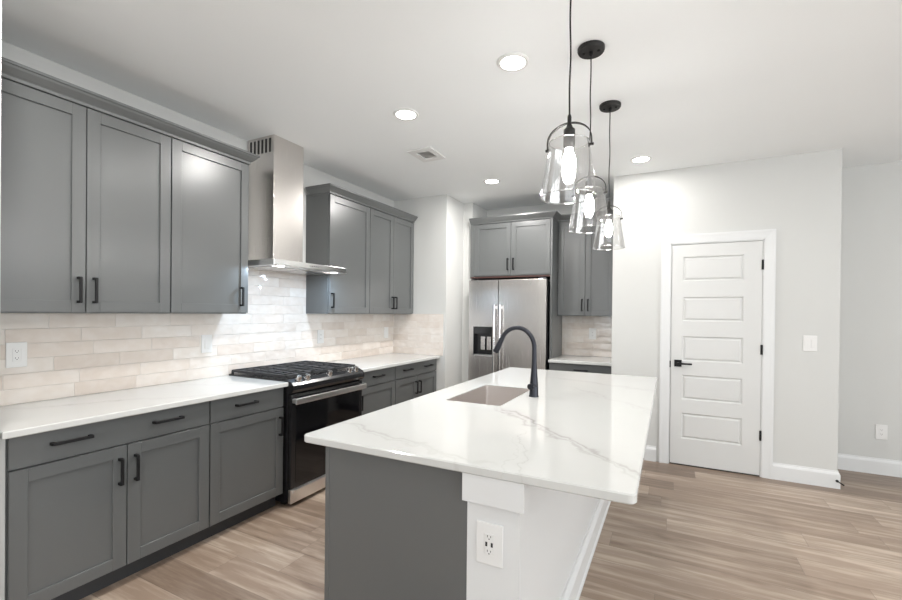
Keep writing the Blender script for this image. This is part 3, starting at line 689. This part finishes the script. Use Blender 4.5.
# ------------------------------------------------------------------ pendants
def pendant(label, x, y):
    t = thing('pendant_light', label, 'pendant light', (x, y, ZC), 0, 'pendant lights over the island')
    bm = bmesh.new(); lathe(bm, [(0, -.001), (.066, -.001), (.066, -.014), (.062, -.021), (0, -.022)], n=40); cn = obj('ceiling_canopy', bm, M['bronze'], t, 'auto')
    for s in (-1, 1): bm = bmesh.new(); lathe(bm, [(0, -.020), (.008, -.020), (.008, -.026), (0, -.029)], (s*.036, .0, 0), 16); obj('screw_cap', bm, M['black'], cn, 'auto')
    bm = bmesh.new(); lathe(bm, [(0, -.020), (.010, -.020), (.010, -.034), (.004, -.042), (0, -.042)], n=16); obj('cord_grip', bm, M['black'], cn, 'auto')
    zs = 1.985-ZC      # shade top
    ht = zs+.070       # hanger top
    bm = bmesh.new(); n = 24; random.seed(int(y*100)+99)
    a1, a2 = random.uniform(0, 6), random.uniform(0, 6)
    pts = [(.0022*math.sin(a1+k*.55)*math.sin(PI*k/n), .0022*math.sin(a2+k*.5)*math.sin(PI*k/n), -.038+(ht-.01+.038)*k/n) for k in range(n+1)]
    tube(bm, pts, .0032, 8); obj('cord', bm, M['black'], t, 'auto')
    bm = bmesh.new(); lathe(bm, [(0, ht+.030), (.005, ht+.030), (.0075, ht+.022), (.0075, ht-.012), (0, ht-.012)], n=16); obj('hanger_knuckle', bm, M['bronze'], t, 'auto')
    # strap arch over the shade
    bm = bmesh.new(); rx = .079; rings = []
    zl = zs-.022
    path = [(-rx, zl)]+[(-rx*math.cos(PI*k/24), zs+.006+(ht-zs-.006)*math.sin(PI*k/24)) for k in range(25)]+[(rx, zl)]
    for i, (px_, pz_) in enumerate(path):
        a = Vector(path[max(i-1, 0)]); b = Vector(path[min(i+1, len(path)-1)]); d = (b-a).normalized(); nn = Vector((-d.y, d.x))*.0016
        rings.append([bm.verts.new((px_+s*nn.x, yy, pz_+s*nn.y)) for s, yy in ((1, -.007), (1, .007), (-1, .007), (-1, -.007))])
    for a, b in zip(rings, rings[1:]):
        for k in range(4): bm.faces.new((a[k], a[(k+1) % 4], b[(k+1) % 4], b[k]))
    bm.faces.new(rings[0]); bm.faces.new(rings[-1][::-1])
    hg = obj('hanger_strap', bm, M['bronze'], t)
    for s in (-1, 1): bm = bmesh.new(); cyl(bm, (s*.068, 0, zl+.004), (s*.086, 0, zl+.004), .005, n=12); obj('thumbscrew', bm, M['bronze'], hg, 'auto')
    # socket
    bm = bmesh.new(); lathe(bm, [(0, ht-.008), (.010, ht-.008), (.012, ht-.016), (.0205, ht-.024), (.0205, ht-.085), (.017, ht-.092), (0, ht-.092)], n=24); obj('socket', bm, M['bronze'], t, 'auto')
    zb_ = ht-.090
    bm = bmesh.new(); lathe(bm, [(0, zb_), (.012, zb_), (.013, zb_-.012), (.022, zb_-.035), (.0235, zb_-.060), (.020, zb_-.088), (.011, zb_-.104), (0, zb_-.108)], n=24); obj('bulb', bm, M['bulb'], t, 'auto')
    # clear glass bell, open at the bottom, thin wall with a thicker rim
    bm = bmesh.new(); lathe(bm, [(.0695, zs), (.071, zs-.004), (.080, zs-.07), (.091, zs-.14), (.0985, zs-.188), (.1000, zs-.193), (.1000, zs-.197), (.0985, zs-.198)], n=64)
    obj('glass_shade', bm, M['glass'], t, True)
    for rr2, zz2 in ((.0700, zs), (.0990, zs-.1965)):
        bm = bmesh.new(); ps = [(rr2*math.cos(2*PI*k/64), rr2*math.sin(2*PI*k/64), zz2) for k in range(65)]; tube(bm, ps, .0016, 8, False); obj('glass_rim', bm, M['rim'], t, True)
    return t
M['rim'] = thinglass('glass_rim_edge', (.9, .9, .9), base=.35, edge=.9)
pendant('clear glass pendant light nearest the camera, largest of the three', 2.668, -.560)
pendant('middle of the three clear glass pendant lights over the island', 2.630, .090)
pendant('clear glass pendant light farthest from the camera, nearest the pantry wall', 2.640, .744)

# ------------------------------------------------------------------ ceiling fixtures
def downlight(label, x, y, watt=6):
    t = thing('recessed_light', label, 'recessed light', (x, y, ZC), 0, 'recessed ceiling lights')
    bm = bmesh.new(); lathe(bm, [(.086, -.0005), (.086, -.003), (.080, -.008), (.066, -.008), (.064, -.004), (.064, -.0005)], n=48); obj('trim_ring', bm, M['plastic'], t, 'auto')
    bm = bmesh.new(); lathe(bm, [(0, -.004), (.064, -.004), (.064, -.001), (0, -.001)], n=40); obj('lens', bm, M['lamp'], t)
    l = bpy.data.lights.new('lamp_light', 'AREA'); l.shape = 'DISK'; l.size = .12; l.energy = watt; l.color = (1, .97, .94)
    o = bpy.data.objects.new('lamp_light', l); C.objects.link(o); o.parent = t; o.location = (0, 0, -.012)
    return t
downlight('recessed ceiling light nearest the camera, left of the pendant cords', 2.237, .037, 5)
downlight('recessed ceiling light left of the ceiling vent, nearer the range hood', 1.389, .299, 17)
downlight('recessed ceiling light in front of the refrigerator', 1.363, 1.899, 19)
downlight('recessed ceiling light in front of the pantry wall', 2.754, 1.854)
for x, y in ((2.6, -3.3), (4.6, -2.9), (4.6, .1), (6.6, -1.3), (6.6, 1.2), (6.6, -4.4), (2.6, -4.8), (4.6, -4.8)):  # unseen downlights, added to light the room
    downlight('added recessed ceiling light out in the unseen room, to brighten it', x, y)
downlight('added recessed ceiling light near the leftmost base cabinets, out of view', .95, -1.55, 14)  # invented downlight out of view, brightens the left end of the kitchen
t = thing('ceiling_vent', 'small square white air vent in the ceiling between two recessed lights', 'vent', (1.145, .985, ZC))
bm = bmesh.new(); a_, b_, z_ = .135, .112, -.012
for q in (((-b_, -a_, -.001), (b_, -.075, z_)), ((-b_, .075, -.001), (b_, a_, z_)), ((-b_, -.075, -.001), (-.062, .075, z_)), ((.062, -.075, -.001), (b_, .075, z_))): box(bm, *q)
obj('frame', bm, M['plastic'], t)
obj('duct_back', B(((-.062, -.075, -.0005), (.062, .075, -.0015))), M['ventdark'], t)
for k in range(7):
    bm = bmesh.new(); y_ = -.066+k*.022; vs = [bm.verts.new(q) for q in ((-.062, y_-.006, -.007), (.062, y_-.006, -.007), (.062, y_+.006, -.002), (-.062, y_+.006, -.002))]; f_ = bm.faces.new(vs)
    r_ = bmesh.ops.extrude_face_region(bm, geom=[f_]); bmesh.ops.translate(bm, verts=[v_ for v_ in r_['geom'] if isinstance(v_, bmesh.types.BMVert)], vec=(0, .001, .001)); obj('slat', bm, M['plastic'], t)
